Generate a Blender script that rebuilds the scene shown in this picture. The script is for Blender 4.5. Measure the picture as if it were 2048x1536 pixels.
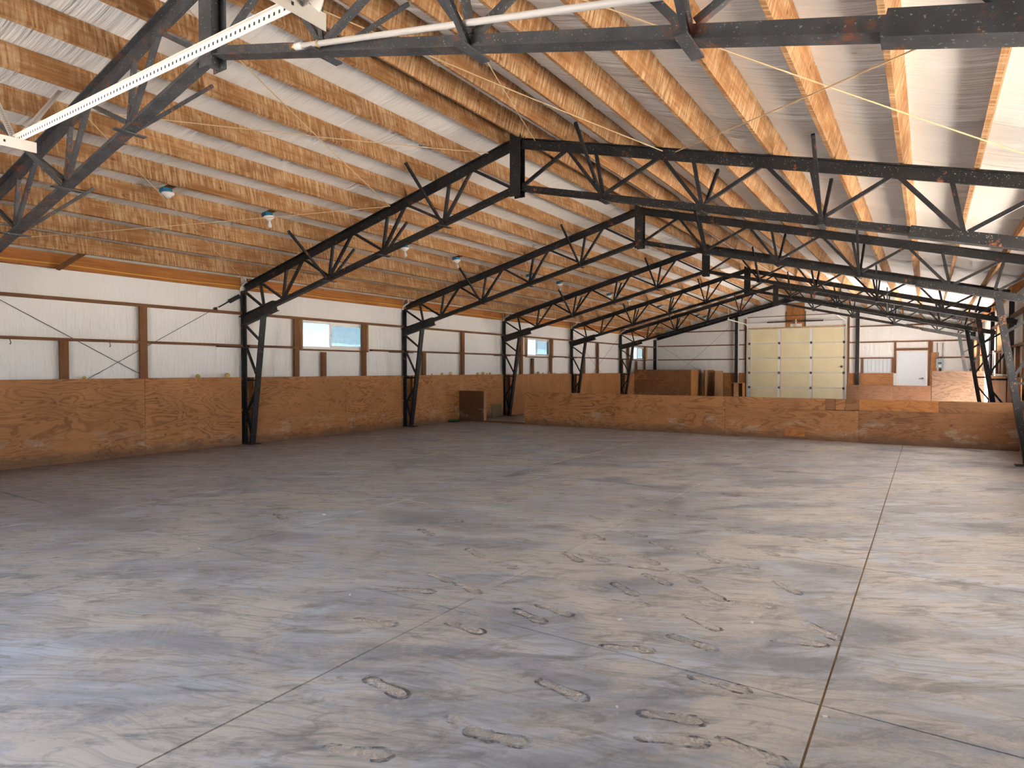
import bpy, bmesh, math, random
from mathutils import Vector, Matrix
random.seed(7)
S = bpy.context.scene
COL = S.collection
for o in list(bpy.data.objects):
    bpy.data.objects.remove(o)

# ------------------------------------------------------------------ camera
F_PX, YAW, PITCH, ROLL, CAM_H = 1274.35, .5771, .0225, .0004, 1.3566
fwd = Vector((-math.sin(YAW)*math.cos(PITCH), math.cos(YAW)*math.cos(PITCH), -math.sin(PITCH)))
rgt = Vector((math.cos(YAW), math.sin(YAW), 0))
upv = rgt.cross(fwd)
cam_d = bpy.data.cameras.new('camera')
cam_d.sensor_width = 36; cam_d.lens = 36*F_PX/2048; cam_d.clip_start = .05; cam_d.clip_end = 5000
cam = bpy.data.objects.new('camera', cam_d); COL.objects.link(cam)
cam.matrix_world = Matrix(((rgt.x, upv.x, -fwd.x, 0), (rgt.y, upv.y, -fwd.y, 0), (rgt.z, upv.z, -fwd.z, CAM_H), (0, 0, 0, 1)))
S.camera = cam

def floor_at(u, v):                       # photo pixel -> point on the floor
    d = fwd + rgt*((u-1024)/F_PX) - upv*((v-768)/F_PX)
    t = -CAM_H/d.z
    return Vector((d.x*t, d.y*t, 0))

# ------------------------------------------------------------------ light
S.view_settings.view_transform = 'Standard'
S.view_settings.look = 'None'
S.view_settings.gamma = 1
S.view_settings.exposure = 3.34
S.cycles.use_denoising = True
S.cycles.use_adaptive_sampling = True; S.cycles.adaptive_threshold = .06; S.cycles.adaptive_min_samples = 16
S.cycles.max_bounces = 8; S.cycles.diffuse_bounces = 4; S.cycles.glossy_bounces = 2
S.cycles.transmission_bounces = 4; S.cycles.transparent_max_bounces = 8
S.cycles.sample_clamp_indirect = 6; S.cycles.caustics_reflective = False; S.cycles.caustics_refractive = False

W = bpy.data.worlds.new('world'); S.world = W; W.use_nodes = True
wn, wl = W.node_tree.nodes, W.node_tree.links
wn.clear()
wo = wn.new('ShaderNodeOutputWorld'); bg = wn.new('ShaderNodeBackground')
tc = wn.new('ShaderNodeTexCoord'); sep = wn.new('ShaderNodeSeparateXYZ')
rmp = wn.new('ShaderNodeValToRGB')
rmp.color_ramp.elements[0].position = 0; rmp.color_ramp.elements[0].color = (.62, .75, .90, 1)
rmp.color_ramp.elements[1].position = .55; rmp.color_ramp.elements[1].color = (.30, .47, .80, 1)
nz = wn.new('ShaderNodeTexNoise'); nz.inputs['Scale'].default_value = 3.2; nz.inputs['Detail'].default_value = 6
mp = wn.new('ShaderNodeMapping'); mp.inputs['Scale'].default_value = (1, 1, 2.6)
cr = wn.new('ShaderNodeValToRGB')
cr.color_ramp.elements[0].position = .40; cr.color_ramp.elements[1].position = .62
mx = wn.new('ShaderNodeMix'); mx.data_type = 'RGBA'
mx.inputs['B'].default_value = (1.0, .98, .95, 1)
wl.new(tc.outputs['Generated'], sep.inputs[0]); wl.new(sep.outputs['Z'], rmp.inputs[0])
wl.new(tc.outputs['Generated'], mp.inputs[0]); wl.new(mp.outputs[0], nz.inputs['Vector']); wl.new(nz.outputs['Fac'], cr.inputs[0])
wl.new(cr.outputs[0], mx.inputs['Factor']); wl.new(rmp.outputs[0], mx.inputs['A'])
wl.new(mx.outputs['Result'], bg.inputs[0]); bg.inputs[1].default_value = 1.05
wl.new(bg.outputs[0], wo.inputs[0])

sun_d = bpy.data.lights.new('sun', 'SUN'); sun_d.energy = 22; sun_d.angle = .0093; sun_d.color = (1, .95, .88)
sun = bpy.data.objects.new('sun', sun_d); COL.objects.link(sun)
# the sun stands beyond the right-hand side; it reaches in only through the openings behind the low partition
sun.rotation_euler = Vector((-.85, -.25, -.62)).to_track_quat('-Z', 'Y').to_euler()

# ------------------------------------------------------------------ helpers
class MB:
    def __init__(s): s.v, s.f = [], []
    def box(s, x0, x1, y0, y1, z0, z1):
        b = len(s.v)
        for z in (z0, z1):
            s.v += [(x0, y0, z), (x1, y0, z), (x1, y1, z), (x0, y1, z)]
        s.f += [tuple(b+i for i in q) for q in ((3, 2, 1, 0), (4, 5, 6, 7), (0, 1, 5, 4), (1, 2, 6, 5), (2, 3, 7, 6), (3, 0, 4, 7))]
        return s
    def prof(s, p0, p1, pts, up=(0, 0, 1)):
        p0, p1 = Vector(p0), Vector(p1); d = (p1-p0).normalized()
        up = Vector(up)
        if abs(d.dot(up)) > .98: up = Vector((0, 1, 0))
        sd = d.cross(up).normalized(); u2 = sd.cross(d).normalized()
        b, n = len(s.v), len(pts)
        for p in (p0, p1):
            s.v += [tuple(p + sd*a + u2*c) for a, c in pts]
        for i in range(n):
            j = (i+1) % n
            s.f.append((b+i, b+j, b+n+j, b+n+i))
        s.f.append(tuple(b+i for i in reversed(range(n)))); s.f.append(tuple(b+n+i for i in range(n)))
        return s
    def bar(s, p0, p1, w, h, up=(0, 0, 1)):
        return s.prof(p0, p1, [(-w/2, -h/2), (w/2, -h/2), (w/2, h/2), (-w/2, h/2)], up)
    def cyl(s, p0, p1, r, n=10, r1=None):
        p0, p1 = Vector(p0), Vector(p1); d = (p1-p0).normalized()
        up = Vector((0, 0, 1)) if abs(d.z) < .9 else Vector((0, 1, 0))
        a = d.cross(up).normalized(); c = a.cross(d)
        b = len(s.v)
        for p, rr in ((p0, r), (p1, r if r1 is None else r1)):
            s.v += [tuple(p + a*math.cos(6.28319*i/n)*rr + c*math.sin(6.28319*i/n)*rr) for i in range(n)]
        for i in range(n):
            j = (i+1) % n
            s.f.append((b+i, b+j, b+n+j, b+n+i))
        s.f.append(tuple(b+i for i in reversed(range(n)))); s.f.append(tuple(b+n+i for i in range(n)))
        return s
    def tube(s, pts, r, n=6):
        pts = [Vector(p) for p in pts]; b0 = len(s.v); k = len(pts)
        for i, p in enumerate(pts):
            d = (pts[min(i+1, k-1)]-pts[max(i-1, 0)]).normalized()
            up = Vector((0, 0, 1)) if abs(d.z) < .9 else Vector((0, 1, 0))
            a = d.cross(up).normalized(); c = a.cross(d)
            s.v += [tuple(p + a*math.cos(6.28319*j/n)*r + c*math.sin(6.28319*j/n)*r) for j in range(n)]
        for i in range(k-1):
            for j in range(n):
                q = (j+1) % n
                s.f.append((b0+i*n+j, b0+i*n+q, b0+(i+1)*n+q, b0+(i+1)*n+j))
        s.f.append(tuple(b0+j for j in reversed(range(n)))); s.f.append(tuple(b0+(k-1)*n+j for j in range(n)))
        return s
    def lathe(s, c, prof, n=16, axis='z'):
        b = len(s.v); c = Vector(c)
        for r, h in prof:
            for j in range(n):
                a = 6.28319*j/n
                q = {'z': Vector((r*math.cos(a), r*math.sin(a), h)), 'x': Vector((h, r*math.cos(a), r*math.sin(a))), 'y': Vector((r*math.sin(a), h, r*math.cos(a)))}[axis]
                s.v.append(tuple(c+q))
        for i in range(len(prof)-1):
            for j in range(n):
                q = (j+1) % n
                s.f.append((b+i*n+j, b+i*n+q, b+(i+1)*n+q, b+(i+1)*n+j))
        s.f.append(tuple(b+j for j in reversed(range(n)))); s.f.append(tuple(b+(len(prof)-1)*n+j for j in range(n)))
        return s
    def mesh(s, name, mat, smooth=False):
        me = bpy.data.meshes.new(name); me.from_pydata(s.v, [], s.f); me.update()
        bm = bmesh.new(); bm.from_mesh(me); bmesh.ops.recalc_face_normals(bm, faces=bm.faces); bm.to_mesh(me); bm.free()
        if mat: me.materials.append(M[mat])
        if smooth: me.polygons.foreach_set('use_smooth', [True]*len(me.polygons))
        return me
    def build(s, name, mat, parent=None, smooth=False, loc=None):
        return put(name, s.mesh(name, mat, smooth), parent, loc)
def put(name, me, parent=None, loc=None, rot=None):
    o = bpy.data.objects.new(name, me); COL.objects.link(o)
    if parent: o.parent = parent
    if loc: o.location = loc
    if rot: o.rotation_euler = rot
    return o
def empty(name, loc=(0, 0, 0)):
    return put(name, None, None, loc)
def tag(o, label=None, cat=None, group=None, kind=None):
    if label: o['label'] = label
    if cat: o['category'] = cat
    if group: o['group'] = group
    if kind: o['kind'] = kind
    return o
def B(x0, x1, y0, y1, z0, z1): return MB().box(x0, x1, y0, y1, z0, z1)

# ------------------------------------------------------------------ materials
M = {}
class N:
    def __init__(s, name, rough=.7, spec=.4):
        m = bpy.data.materials.new(name); m.use_nodes = True; M[name] = m
        s.t = m.node_tree; s.n = s.t.nodes; s.l = s.t.links
        s.b = s.n['Principled BSDF']; s.out = s.n['Material Output']
        s.b.inputs['Roughness'].default_value = rough; s.b.inputs['Specular IOR Level'].default_value = spec
    def add(s, t, **k):
        x = s.n.new('ShaderNode'+t)
        for a, v in k.items(): setattr(x, a, v)
        return x
    def link(s, a, b): s.l.new(a, b)
    def inp(s, sock, v):
        if hasattr(v, 'is_linked') or hasattr(v, 'links'): s.l.new(v, sock)
        else: sock.default_value = v
    def math(s, op, a, b=0, c=0):
        x = s.add('Math', operation=op)
        s.inp(x.inputs[0], a); s.inp(x.inputs[1], b)
        if op in ('MULTIPLY_ADD', 'SMOOTHSTEP'): s.inp(x.inputs[2], c)
        return x.outputs[0]
    def noise(s, vec, scale=1, detail=4, rough=.55, dist=0):
        x = s.add('TexNoise'); s.inp(x.inputs['Vector'], vec)
        x.inputs['Scale'].default_value = scale; x.inputs['Detail'].default_value = detail
        x.inputs['Roughness'].default_value = rough; x.inputs['Distortion'].default_value = dist
        return x.outputs['Fac']
    def comb(s, x, y, z):
        c = s.add('CombineXYZ'); s.inp(c.inputs[0], x); s.inp(c.inputs[1], y); s.inp(c.inputs[2], z); return c.outputs[0]
    def ramp(s, f, a, b, ca=0, cb=1):
        x = s.add('MapRange', clamp=True); s.inp(x.inputs[0], f)
        for i, v in zip((1, 2, 3, 4), (a, b, ca, cb)): s.inp(x.inputs[i], v)
        return x.outputs[0]
    def mix(s, f, a, b, mode='MIX'):
        x = s.add('Mix', data_type='RGBA', blend_type=mode)
        s.inp(x.inputs['Factor'], f)
        for k, v in (('A', a), ('B', b)):
            if isinstance(v, tuple): x.inputs[k].default_value = (*v[:3], 1)
            else: s.link(v, x.inputs[k])
        return x.outputs['Result']
    def color(s, c):
        if isinstance(c, tuple): s.b.inputs['Base Color'].default_value = (*c, 1)
        else: s.link(c, s.b.inputs['Base Color'])
    def bump(s, h, dist=.01, strength=1):
        x = s.add('Bump'); x.inputs['Strength'].default_value = strength; x.inputs['Distance'].default_value = dist
        s.link(h, x.inputs['Height']); s.link(x.outputs[0], s.b.inputs['Normal'])
    def obj(s):
        t = s.add('TexCoord'); p = s.add('SeparateXYZ'); s.link(t.outputs['Object'], p.inputs[0]); return p.outputs
    def world(s):
        t = s.add('NewGeometry'); p = s.add('SeparateXYZ'); s.link(t.outputs['Position'], p.inputs[0]); return p.outputs
    def rnd(s): return s.add('ObjectInfo').outputs['Random']

def plain(name, c, rough=.6, spec=.4, metal=0):
    m = N(name, rough, spec); m.color(c); m.b.inputs['Metallic'].default_value = metal; return m

def plywood(name, base, line, dirt=True, vertical=False):
    m = N(name, .62, .3)
    x, y, z = m.world(); r = m.rnd()
    h = m.math('ADD', x, y)
    if vertical: h, v = z, h
    else: v = z
    r40 = m.math('MULTIPLY', r, 63)
    n = m.noise(m.comb(m.math('MULTIPLY', h, .8), m.math('MULTIPLY', v, 2.9), r40), 1.2, 3.5, .52, .7)
    s_ = m.math('SINE', m.math('MULTIPLY', n, 72))
    ln = m.math('MULTIPLY', m.ramp(s_, .15, .95), m.ramp(m.noise(m.comb(h, v, r40), 1.3, 2), .32, .6, .25, 1))
    fine = m.noise(m.comb(m.math('MULTIPLY', h, 3), m.math('MULTIPLY', v, 90), r40), 1, 3)
    blot = m.noise(m.comb(h, v, r40), 1.7, 4)
    c = m.mix(m.ramp(blot, .3, .7), base, tuple(q*.72 for q in base))
    c = m.mix(m.math('MULTIPLY', ln, .78), c, line)
    c = m.mix(m.ramp(fine, .45, .75, 0, .30), c, line)
    # plugs and knots
    vo = m.add('TexVoronoi', voronoi_dimensions='2D'); m.link(m.comb(m.math('ADD', m.math('MULTIPLY', h, 2.0), r40), m.math('MULTIPLY', v, 2.6), 0), vo.inputs['Vector']); vo.inputs['Scale'].default_value = 1
    vs = m.add('SeparateXYZ'); m.link(vo.outputs['Color'], vs.inputs[0])
    kn = m.math('MULTIPLY', m.ramp(vo.outputs['Distance'], .02, .065, 1, 0), m.ramp(vs.outputs[0], .45, .5))
    c = m.mix(m.math('MULTIPLY', kn, .75), c, tuple(q*.45 for q in line))
    # whole sheets differ a little from each other
    c = m.mix(m.ramp(r, 0, 1, 0, .38), c, tuple(q*.62 for q in base))
    if dirt:   # manure and water stains along the foot of the boards
        dn = m.noise(m.comb(m.math('MULTIPLY', h, 1.6), m.math('MULTIPLY', z, 2), 3.0), 2.2, 6, .65)
        lo = m.ramp(z, .0, .30, 1, 0)
        mk = m.ramp(m.math('MULTIPLY', m.math('MULTIPLY', lo, dn), 1.6), .28, .62)
        c = m.mix(m.math('MULTIPLY', mk, .62), c, (.11, .075, .052))
        bd = m.math('MULTIPLY', m.ramp(z, .05, .16), m.ramp(z, .30, .46, 1, 0))
        wh = m.ramp(m.noise(m.comb(m.math('MULTIPLY', h, 1.1), m.math('MULTIPLY', z, 2.0), 9.0), 2.0, 5, .75), .52, .66)
        c = m.mix(m.math('MULTIPLY', m.math('MULTIPLY', wh, bd), .55), c, (.52, .45, .37))
    m.color(c); m.bump(fine, .0015, .5)
    return m
plywood('ply', (.54, .25, .096), (.21, .074, .023))
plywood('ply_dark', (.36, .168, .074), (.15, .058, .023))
plywood('ply_shaded', (.17, .075, .034), (.075, .030, .013))  # plywood with the shade of backlit faces put into its colour
plywood('ply_bright', (.60, .25, .075), (.30, .095, .022), dirt=False)
plywood('ply_pale', (.52, .30, .15), (.32, .16, .07), dirt=False, vertical=True)
plywood('ply_vertical', (.50, .225, .08), (.26, .10, .03), dirt=False, vertical=True)

def lumber(name, axis, base, dark, light, saw=0.0):
    m = N(name, .75, .2)
    q = m.obj(); r = m.math('MULTIPLY', m.rnd(), 57)
    al = q[axis]; o1, o2 = [q[i] for i in range(3) if i != axis]
    o1 = m.math('ADD', o1, r); 
    g = m.noise(m.comb(m.math('MULTIPLY', al, 1.1), m.math('MULTIPLY', o1, 38), m.math('MULTIPLY', o2, 38)), 1, 4, .6, .4)
    blot = m.noise(m.comb(m.math('MULTIPLY', al, 1.4), m.math('MULTIPLY', o1, 4), m.math('MULTIPLY', o2, 4)), 1, 5, .65)
    c = m.mix(m.ramp(g, .38, .68), base, dark)
    c = m.mix(m.ramp(blot, .35, .68, 0, .75), c, tuple(x*.8 for x in dark))
    h = g
    if saw:   # pale rough-sawn strokes across the grain
        st = m.noise(m.comb(m.math('MULTIPLY', al, 40), m.math('MULTIPLY', o1, 1.2), m.math('MULTIPLY', o2, 3.5)), 1, 3, .6)
        pz = m.noise(m.comb(m.math('MULTIPLY', al, 2.2), m.math('MULTIPLY', o1, 2), m.math('MULTIPLY', o2, 7)), 1, 4, .6)
        k = m.math('MULTIPLY', m.ramp(st, .42, .62), m.ramp(pz, .36, .56))
        c = m.mix(m.math('MULTIPLY', k, saw), c, light)
        h = st
    vo = m.add('TexVoronoi', voronoi_dimensions='2D'); m.link(m.comb(m.math('ADD', m.math('MULTIPLY', al, 2.2), r), m.math('MULTIPLY', m.math('ADD', o1, o2), 3.2), 0), vo.inputs['Vector']); vo.inputs['Scale'].default_value = 1
    vs = m.add('SeparateXYZ'); m.link(vo.outputs['Color'], vs.inputs[0])
    c = m.mix(m.math('MULTIPLY', m.ramp(vo.outputs['Distance'], .02, .075, .7, 0), m.ramp(vs.outputs[0], .62, .68)), c, tuple(x*.35 for x in dark))
    m.color(c); m.bump(h, .002, .5)
lumber('purlin_wood', 1, (.46, .235, .095), (.27, .118, .042), (.64, .46, .27), .75)
lumber('stud_wood', 2, (.27, .130, .060), (.17, .075, .032), (.4, .3, .2))
lumber('girt_wood', 1, (.25, .125, .060), (.16, .075, .035), (.4, .3, .2))
lumber('girt_wood_x', 0, (.25, .125, .060), (.16, .075, .035), (.4, .3, .2))
lumber('rim_wood', 1, (.52, .215, .060), (.34, .125, .034), (.6, .4, .2))
lumber('jamb_wood', 2, (.70, .47, .26), (.56, .34, .17), (.7, .6, .4))

def steel(name, base, rust, specks):
    m = N(name, .5, .28)
    x, y, z = m.world(); p = m.comb(x, y, z)
    c = m.mix(m.ramp(m.noise(p, 6, 5), .35, .7), base, tuple(q*1.7 for q in base))
    c = m.mix(m.ramp(m.noise(p, 5.5, 5, .74), .64-rust*.08, .70), c, (.30, .10, .038))
    sp = m.ramp(m.noise(p, 70, 2, .5), .70-specks*.06, .76-specks*.05)
    c = m.mix(sp, c, (.34, .33, .29))
    m.color(c)
    m.link(m.ramp(m.noise(p, 9, 4), .3, .7, .38, .62), m.b.inputs['Roughness'])
steel('steel', (.0125, .013, .0145), .35, .55)
steel('steel_lit_rusty', (.058, .061, .066), .95, .8)  # rusty near frame; light falling on it is put into the paler base

def insulation(name, kind):
    m = N(name, .55, .35)
    x, y, z = m.world()
    if kind == 'roof':
        p1 = m.comb(m.math('MULTIPLY', x, .9), m.math('MULTIPLY', y, 26), 0)
        p2 = m.comb(m.math('MULTIPLY', x, .5), m.math('MULTIPLY', y, 7), 4)
    else:
        h = m.math('ADD', x, y)
        p1 = m.comb(m.math('MULTIPLY', h, 22), m.math('MULTIPLY', z, 1.6), 0)
        p2 = m.comb(m.math('MULTIPLY', h, 3), m.math('MULTIPLY', z, 1.2), 6)
    a = m.noise(p1, 1, 3, .55, .25); b = m.noise(p2, 1, 4, .6, .9)
    hgt = m.math('ADD', m.math('MULTIPLY', a, .55), b)
    dirt = m.ramp(m.noise(m.comb(x, y, z), .9, 5, .6), .4, .75, 0, .35)
    m.color(m.mix(dirt, (.80, .80, .79), (.68, .64, .58)))
    m.bump(hgt, .05 if kind == 'roof' else .035, .8)
insulation('blanket', 'roof'); insulation('wall_blanket', 'wall')

def concrete():
    m = N('concrete', .5, .45)
    x, y, z = m.world()
    ca, sa = math.cos(.55), math.sin(.55)
    u = m.math('ADD', m.math('MULTIPLY', x, ca), m.math('MULTIPLY', y, sa))
    v = m.math('SUBTRACT', m.math('MULTIPLY', y, ca), m.math('MULTIPLY', x, sa))
    pw = m.comb(x, y, 0)
    big = m.noise(pw, .8, 5, .66, 1.0)                                # dust drifts
    med = m.noise(m.comb(m.math('MULTIPLY', u, .7), m.math('MULTIPLY', v, 2.1), 2), 1.5, 5, .66, .7)
    # broom strokes on wide arcs
    dx, dy = m.math('ADD', x, 6.5), m.math('SUBTRACT', y, -9)
    rr = m.math('SQRT', m.math('ADD', m.math('MULTIPLY', dx, dx), m.math('MULTIPLY', dy, dy)))
    vb = m.math('ADD', v, m.math('MULTIPLY', m.math('SINE', m.math('MULTIPLY', u, .55)), .55))
    vb = m.math('ADD', vb, m.math('MULTIPLY', m.noise(pw, .9, 2), .5))
    st = m.noise(m.comb(m.math('MULTIPLY', vb, 44), m.math('MULTIPLY', u, 1.3), 1), 1, 4, .6, .2)
    st2 = m.noise(m.comb(m.math('MULTIPLY', vb, 3.2), m.math('MULTIPLY', u, .7), 8), 1, 5, .65, .6)
    blue = m.mix(m.ramp(med, .38, .62), (.57, .625, .715), (.30, .328, .385))
    dust = m.math('ADD', m.math('MULTIPLY', big, .62), m.math('ADD', m.math('MULTIPLY', st2, .30), m.math('MULTIPLY', st, .14)))
    gr = m.noise(pw, 34, 3, .72)
    mid = m.noise(m.comb(m.math('MULTIPLY', u, 1.2), m.math('MULTIPLY', v, 3.0), 7), 3.2, 5, .72, .9)
    dust = m.math('ADD', dust, m.math('ADD', m.math('MULTIPLY', m.math('SUBTRACT', gr, .5), .16), m.math('MULTIPLY', m.math('SUBTRACT', mid, .5), .34)))
    dk = m.ramp(dust, .485, .575)
    c = m.mix(m.math('MULTIPLY', dk, .85), blue, (.66, .615, .565))
    c = m.mix(m.ramp(st, .48, .66, 0, .55), c, (.27, .28, .305))
    c = m.mix(m.ramp(mid, .51, .66, 0, .7), c, (.215, .225, .25))
    c = m.mix(m.ramp(gr, .55, .8, 0, .35), c, (.66, .65, .63))
    # darker scuffed patches
    sc = m.ramp(m.noise(m.comb(m.math('MULTIPLY', u, 1.2), m.math('MULTIPLY', v, 3.4), 5), 1.6, 5, .74, .8), .54, .66, 0, .7)
    c = m.mix(sc, c, (.20, .206, .228))
    # damp brown soil along the left wall and under the partition
    ed = m.math('MAXIMUM', m.ramp(x, -10.4, -9.2, 1, 0), m.math('MULTIPLY', m.ramp(y, 12.2, 13.4), .7))
    so = m.ramp(m.math('MULTIPLY', ed, m.ramp(med, .2, .7, 1.2, .35)), .25, .75)
    c = m.mix(m.math('MULTIPLY', so, .7), c, (.24, .17, .12))
    # tyre tracks: pale dust left in wide curves
    tr = None
    for cx, cy, R, wd in ((-8.3, 1.2, 2.55, .10), (-8.3, 1.2, 3.9, .09), (-5.6, 2.2, 2.35, .10), (-3.0, 20, 12.4, .11), (-9.6, 3.6, 4.5, .12)):
        a, b = m.math('SUBTRACT', x, cx), m.math('SUBTRACT', y, cy)
        d = m.math('SQRT', m.math('ADD', m.math('MULTIPLY', a, a), m.math('MULTIPLY', b, b)))
        k = m.ramp(m.math('ABSOLUTE', m.math('SUBTRACT', d, R)), wd*.55, wd, 1, 0)
        tread = m.math('SINE', m.math('ADD', m.math('MULTIPLY', m.math('ARCTAN2', b, a), R*150), m.math('MULTIPLY', d, 90)))
        k = m.math('MULTIPLY', k, m.ramp(tread, -.4, .4, .45, 1))
        tr = k if tr is None else m.math('MAXIMUM', tr, k)
    tr = m.math('MULTIPLY', tr, m.ramp(m.noise(pw, .6, 3), .42, .58))
    c = m.mix(m.math('MULTIPLY', tr, .5), c, (.58, .575, .57))
    m.color(c)
    m.link(m.ramp(dk, 0, 1, .30, .62), m.b.inputs['Roughness'])
    m.bump(m.noise(pw, 55, 2), .0015, .35)
concrete()
plain('joint_dirt', (.30, .215, .14), .9, .1)

def smear(name, c, lo, hi):
    m = N(name, .8, .1); m.color(c)
    x, y, z = m.world()
    f = m.ramp(m.noise(m.comb(x, y, 0), 18, 7, .75, .8), lo, hi)
    tr = m.add('BsdfTransparent'); ms = m.add('MixShader')
    m.link(f, ms.inputs[0]); m.link(tr.outputs[0], ms.inputs[1]); m.link(m.b.outputs[0], ms.inputs[2]); m.link(ms.outputs[0], m.out.inputs[0])
smear('scuff', (.15, .155, .18), .42, .66)
smear('dust', (.76, .70, .63), .40, .70)

plain('white_vinyl', (.86, .86, .84), .4)
plain('white_paint', (.80, .80, .76), .45)
plain('white_plastic', (.83, .81, .77), .35)
plain('door_white', (.72, .78, .84), .5)
plain('track_white', (.74, .70, .63), .5)
plain('galvanised', (.42, .42, .42), .4, .5, .6)
plain('slot_dark', (.03, .03, .03), .8)
plain('hinge', (.10, .075, .055), .5)
plain('spring_dark', (.06, .035, .028), .5)
plain('rope', (.60, .45, .27), .9, .1)
plain('cable', (.10, .095, .09), .5)
plain('yellow_wire', (.80, .46, .07), .5)
plain('blue_box', (.02, .17, .30), .4)
plain('porcelain', (.88, .87, .84), .2, .5)
plain('grey_green', (.32, .40, .42), .45)
plain('mossy', (.20, .165, .085), .8, .2)
plain('bottle_green', (.012, .055, .042), .25, .5)
plain('knob', (.16, .14, .12), .3, .5, .8)
plain('brass', (.55, .38, .15), .35, .5, .8)
plain('ground_soil', (.40, .365, .33), .95, .1)
plain('hill', (.24, .30, .39), .95, .1)
plain('cladding', (.55, .56, .57), .6)

mm = N('cream_panel', .55, .35)
_x, _y, _z = mm.world()
_n = mm.noise(mm.comb(mm.math('MULTIPLY', _x, 1.3), _z, 0), 1.6, 5, .6)
mm.color(mm.mix(mm.ramp(_n, .35, .7), (.78, .70, .46), (.70, .63, .42)))

bm_ = N('bulb_glass', .1, .5); bm_.color((.86, .86, .84)); bm_.b.inputs['Transmission Weight'].default_value = .25

def glass(name, keep, film, tint):
    m = N(name); m.n.remove(m.b)
    tr = m.add('BsdfTransparent'); tr.inputs[0].default_value = (*[keep*t for t in tint], 1)
    gl = m.add('BsdfGlossy'); gl.inputs['Roughness'].default_value = .03
    df = m.add('BsdfDiffuse'); df.inputs[0].default_value = (.5, .5, .5, 1)
    a, b = m.add('MixShader'), m.add('MixShader')
    a.inputs[0].default_value = film
    m.link(tr.outputs[0], a.inputs[1]); m.link(df.outputs[0], a.inputs[2])
    b.inputs[0].default_value = .05; m.link(a.outputs[0], b.inputs[1]); m.link(gl.outputs[0], b.inputs[2])
    m.link(b.outputs[0], m.out.inputs[0])
glass('glass_tinted', .44, .05, (.85, .96, 1.0))
glass('glass_screened', .31, .08, (.80, .95, 1.0))
glass('glass_clear', .92, .03, (1, 1, 1))

# ------------------------------------------------------------------ the shell
XC = -4.56                                   # ridge line
FA, BAY = 7.134, 4.2816                      # a frame and the bay length
Y0, Y1 = -1.75, 28.42                        # near and far end
XL, XR = -10.58, 1.46                        # inner face of the wall blankets
PLY_L, PLY_R = -10.41, 1.31                  # face of the plywood wainscot
RIDGE_Z, PITCHK = 4.40, .2545                # top of the steel rafters
ANG = math.atan(PITCHK)
def roof_z(x): return RIDGE_Z - PITCHK*abs(x-XC)
PH = .235                                    # purlin depth
BL = PH/math.cos(ANG)                        # the blanket lies this far above the rafters

# --- floor: slabs with sawn joints
floor = tag(B(XL-.1, XR+.1, Y0-.1, Y1+.05, -.20, -.005).build('floor', 'joint_dirt'), kind='structure')
gx = [XL-.1, -8.80, -6.66, -4.53, -2.24, -.344, XR+.1]
gy = [Y0-.1, .68, 2.815, 4.93, 7.06, 9.20, 11.33, 13.46, 15.6, 17.7, 19.9, 22.0, 24.1, 26.3, Y1+.05]
for i in range(len(gx)-1):
    for j in range(len(gy)-1):
        g = .005
        B(gx[i]+g, gx[i+1]-g, gy[j]+g, gy[j+1]-g, -.005, 0).build('slab', 'concrete', floor)

# --- roof: deck, insulation blankets, purlins
ceiling = MB()
for s in (-1, 1):
    xe = XL-.16 if s < 0 else XR+.16
    z0, z1 = RIDGE_Z+BL+.06, roof_z(xe)+BL+.06
    b = len(ceiling.v)
    for y in (Y0-.3, Y1+.2):
        ceiling.v += [(XC, y, z0), (xe, y, z1), (xe, y, z1+.06), (XC, y, z0+.06)]
    ceiling.f += [(b, b+1, b+5, b+4), (b+3, b+2, b+6, b+7), (b, b+1, b+2, b+3), (b+4, b+5, b+6, b+7), (b+1, b+2, b+6, b+5)]
ceiling = tag(ceiling.build('ceiling', 'cladding'), kind='structure')

PX_L = [-4.78-.588*i for i in range(10)]             # lower outer edge of each purlin, left slope
PX_R = [-4.50+.592*i for i in range(10)]             # lower inner edge, right slope
PX_R = [-4.53, -3.88, -3.24, -2.645, -2.035, -1.43, -.83, -.25, .33, .92]
frames_y = [FA+BAY*i for i in range(-1, 5)]
cuts = [Y0-.2, FA-2*BAY+.0] + frames_y + [Y1-.02]
cuts = [Y0-.2] + frames_y + [Y1-.03]
pur_mesh = {}
def purlin(x, side, y0, y1):
    L = round(y1-y0, 4)
    if L not in pur_mesh:
        pur_mesh[L] = B(-.019, .019, 0, L, 0, PH).mesh('purlin', 'purlin_wood')
    z = roof_z(x)
    # perpendicular to its slope
    o = put('purlin', pur_mesh[L], ceiling, (x+(.019*math.cos(ANG)), y0, z+.004), (0, side*ANG, 0))
    return o
for x in PX_L:
    for a, b in zip(cuts, cuts[1:]): purlin(x, -1, a+.002, b-.002)
for x in PX_R:
    for a, b in zip(cuts, cuts[1:]): purlin(x, 1, a+.002, b-.002)

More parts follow.
